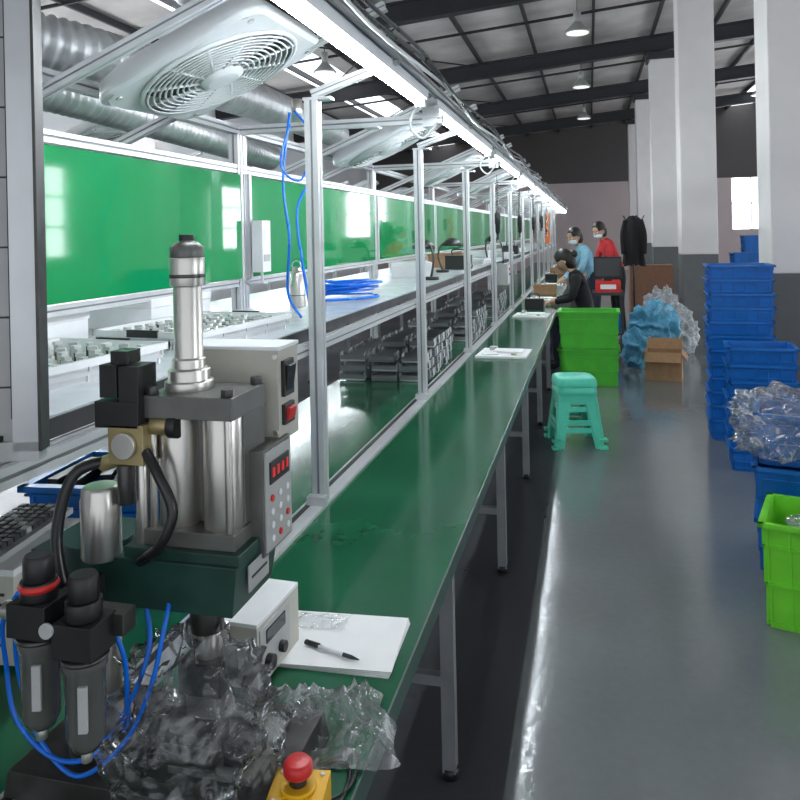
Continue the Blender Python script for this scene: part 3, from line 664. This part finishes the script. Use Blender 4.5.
# document board close left
b=B('document_board'); b.box((0,0,.55),(.34,.02,1.1),'greybox'); b.box((0,-.0105,.55),(.31,.002,1.05),'boardgrey')
for x in(-.155,.150): b.box((x,-.004,.55),(.04,.03,1.1),'alu')
b.box((.172,-.004,.55),(.005,.032,1.1),'darksteel')
b.box((0,-.004,0),(.34,.03,.03),'alu'); b.box((0,-.004,1.1),(.34,.03,.02),'alu')
for i in range(9): b.box((0,-.0122,.1+i*.11),(.3,.001,.003),'ink')
for x in(-.1,.0,.127): b.box((x,-.0122,.55),(.003,.001,1.0),'ink')
b.cyl((-.1,.02,-.52),(-.1,.02,1.1),.012,'alu'); b.box((-.1,.02,-.525),(.1,.1,.01),'alu')
b.done((-1.010,.965,1.272),(0,0,.3),bevel=.001)
# ---------------------------------------------------------------- people
def person(name,loc,yaw,J,mt,mp,mask=True,bun=False,look=(.2,-.5),hs=1.):
    nm=[];co=[];rad=[];ed=[];lab=[]
    def V(n,p,r): nm.append(n);co.append(Vector(p));rad.append(r)
    def E(a,c,l): ed.append((nm.index(a),nm.index(c)));lab.append(l)
    V('pel',J['pel'],(.14,.12));V('wai',J['wai'],(.125,.105));V('che',J['che'],(.15,.115));V('nb',J['nb'],(.085,.075));V('nk',J['nk'],(.05,.05));V('hb',J['hb'],(.05,.05))
    E('pel','wai','top');E('wai','che','top');E('che','nb','top');E('nb','nk','top');E('nk','hb','skin')
    for s_,k in((1,'l'),(-1,'r')):
        def g(n): p=J.get(n+k,None) or (J[n][0],J[n][1]*s_,J[n][2]); return p
        V('sh'+k,g('sh'),(.062,.062));V('el'+k,g('el'),(.047,.047));V('wr'+k,g('wr'),(.029,.026));V('pa'+k,g('pa'),(.034,.018))
        E('nb','sh'+k,'top');E('sh'+k,'el'+k,'top');E('el'+k,'wr'+k,'top');E('wr'+k,'pa'+k,'skin')
        V('hi'+k,g('hi'),(.095,.095));V('kn'+k,g('kn'),(.065,.065));V('an'+k,g('an'),(.042,.042));V('to'+k,g('to'),(.04,.03))
        E('pel','hi'+k,'pan');E('hi'+k,'kn'+k,'pan');E('kn'+k,'an'+k,'pan');E('an'+k,'to'+k,'shoe')
    me=bpy.data.meshes.new('tmp'); me.from_pydata([tuple(c) for c in co],ed,[]); ob=bpy.data.objects.new('tmp',me); COL.objects.link(ob)
    sk=ob.modifiers.new('s','SKIN'); sk.use_smooth_shade=True
    sd=me.skin_vertices[0].data
    for i,r in enumerate(rad): sd[i].radius=r; sd[i].use_root=(i==0)
    ss=ob.modifiers.new('u','SUBSURF'); ss.levels=2; ss.render_levels=2
    dg=bpy.context.evaluated_depsgraph_get(); ev=ob.evaluated_get(dg); em=ev.to_mesh()
    vs=[v.co.copy() for v in em.vertices]; fs=[tuple(p.vertices) for p in em.polygons]; cen=[p.center.copy() for p in em.polygons]
    ev.to_mesh_clear(); bpy.data.objects.remove(ob); bpy.data.meshes.remove(me)
    mm={'top':mt,'skin':'skin','pan':mp,'shoe':'black'}
    b=B(name); groups={}
    for f,c in zip(fs,cen):
        best=None;bd=9
        for (a,d_),l in zip(ed,lab):
            A,D=co[a],co[d_]; t=max(0,min(1,(c-A).dot(D-A)/max(1e-9,(D-A).length_squared))); dd=(A+(D-A)*t-c).length
            if dd<bd: bd=dd;best=l
        groups.setdefault(best,[]).append(f)
    b.v+=vs
    for l,fl in groups.items():
        i=b.idx(mm[l])
        for f in fl: b.f.append(list(f)); b.mi.append(i); b.sm.append(True)
    for k in 'lr':
        w=co[nm.index('wr'+k)]; p=co[nm.index('pa'+k)]; d=(p-w).normalized(); dn=Vector((0,0,-1)); dn=(dn-d*dn.dot(d)).normalized(); sd_=d.cross(dn)
        sg=1 if k=='l' else -1
        for i,L_ in enumerate((.062,.072,.068,.052)):
            o_=p+sd_*((i-1.5)*.019)*sg
            b.tube([o_-d*.01,o_+d*L_*.45+dn*.004,o_+d*L_*.8+dn*.016,o_+d*L_*.98+dn*.03],.008,'skin',8,3,rads=[.0095,.009,.008,.0055])
        t=w+d*.03-sd_*sg*.028; b.tube([t+sd_*sg*.012,t-sd_*sg*.012+d*.02,t-sd_*sg*.014+d*.045+dn*.012],.01,'skin',8,3,rads=[.012,.011,.007])
        b.tube([w-d*.03,w-d*.005],.034,mt,14,2)
    hb=co[nm.index('hb')]; b.T=Matrix.Translation(hb)@Matrix.Rotation(look[0],4,'Z')@Matrix.Rotation(-look[1],4,'Y')@Matrix.Scale(hs,4)
    def hf(p):
        q=p.copy()
        if q.z<-.1: k=1-.32*(-q.z-.1); q.y*=k; q.x=q.x*(1-.12*(-q.z))+.10*(-q.z)
        if q.x<0 and q.z<-.2: q.x*=.8
        return q
    b.sph((.02,0,.095),(.092,.073,.118),'skin',fn=hf,seg=28,rings=20)
    b.sph((.112,0,.075),(.016,.012,.02),'skin',(0,.3,0),10,8); b.sph((.117,0,.067),(.011,.014,.009),'skin',seg=10,rings=6)
    for s_ in(-1,1):
        b.sph((.101,s_*.031,.098),(.012,.014,.009),'paper',seg=10,rings=6); b.sph((.109,s_*.031,.098),(.006,.007,.007),'ink',seg=8,rings=6)
        b.box((.108,s_*.032,.118),(.008,.03,.006),'hair',(0,0,-s_*.3)); b.sph((.01,s_*.074,.085),(.02,.008,.03),'skin',seg=12,rings=8)
    b.box((.103,0,.036),(.008,.042,.009),'cloth_red')
    b.sph((.0,0,.128),(.104,.088,.10),'hair',fn=lambda p:Vector((min(p.x,.86-.25*max(0,p.z)) if p.z<.5 else p.x,p.y,max(p.z,-.15) if p.x>.1 else p.z)),seg=28,rings=18)
    b.sph((-.035,0,.07),(.078,.082,.11),'hair',seg=20,rings=12)
    if bun: b.sph((-.115,0,.10),(.045,.045,.045),'hair',seg=14,rings=10); b.torus((-.085,0,.10),.022,.008,'cloth_red',(0,math.pi/2,0),seg=16)
    if mask:
        b.sph((.06,0,.042),(.066,.062,.048),'mask',fn=lambda p:Vector((max(p.x,-.2),p.y,p.z)),seg=20,rings=12)
        for s_ in(-1,1): b.tube([(.06,s_*.06,.06),(.03,s_*.074,.08),(.0,s_*.078,.095)],.002,'mask',5,3); b.tube([(.06,s_*.06,.03),(.03,s_*.072,.04),(.0,s_*.078,.065)],.002,'mask',5,3)
    b.T=Matrix()
    return b.done(loc,(0,0,yaw))
sit=dict(pel=(0,0,.56),wai=(.03,0,.72),che=(.10,0,.93),nb=(.16,0,1.08),nk=(.19,0,1.14),hb=(.21,0,1.18),sh=(.13,.165,1.06),el=(.19,.215,.84),wr=(.37,.13,.80),pa=(.44,.11,.785),
 hi=(.03,.09,.55),kn=(.40,.11,.56),an=(.36,.11,.09),to=(.50,.12,.045))
person('seated_woman',(-.02,8.75,0),math.pi,sit,'cloth_black','cloth_jeans',mask=False,bun=True,look=(-.1,-.55),hs=1.04)
b=B('plastic_stool'); stool(b,0,'blue_crate'); b.done((-.02,8.75,0),(0,0,.1),bevel=.003)
lean=dict(pel=(0,0,.93),wai=(.04,0,1.06),che=(.13,0,1.24),nb=(.20,0,1.37),nk=(.23,0,1.42),hb=(.25,0,1.46),sh=(.17,.17,1.34),el=(.24,.23,1.08),wr=(.42,.14,.93),pa=(.48,.12,.90),
 hi=(.0,.09,.90),kn=(.02,.10,.50),an=(-.03,.11,.09),to=(.12,.12,.045))
person('worker_in_blue_smock',(.06,11.2,0),math.pi+.25,{k:((v[0],v[1],v[2]*(.975 if v[2]>.2 else 1))) for k,v in lean.items()},'cloth_blue','cloth_jeans',mask=True,look=(.5,-.35),hs=1.05)
person('worker_in_red_jacket',(.40,11.75,0),math.pi+.35,{k:((v[0],v[1],v[2]*(1.03 if v[2]>.2 else 1))) for k,v in lean.items()},'cloth_red','cloth_black',mask=True,look=(.55,-.4),hs=1.05)
# ---------------------------------------------------------------- world, camera
w=bpy.data.worlds.new('world'); sc.world=w; w.use_nodes=True
bg=w.node_tree.nodes['Background']; bg.inputs[0].default_value=(.88,.94,1,1); bg.inputs[1].default_value=1.2
cam=bpy.data.cameras.new('camera'); co=bpy.data.objects.new('camera',cam); COL.objects.link(co)
cam.sensor_width=36; cam.lens=33.75; cam.shift_y=-.2075; cam.clip_start=.05; cam.clip_end=200
R=Matrix.Rotation(math.radians(14.2),4,'Z')@Matrix.Rotation(math.pi/2,4,'X')@Matrix.Rotation(math.radians(-1.2),4,'Z')
co.matrix_world=Matrix.Translation((0,0,1.6))@R
sc.camera=co
try:
    sc.view_settings.view_transform='Standard'; sc.view_settings.look='None'
except Exception as e: print(e)
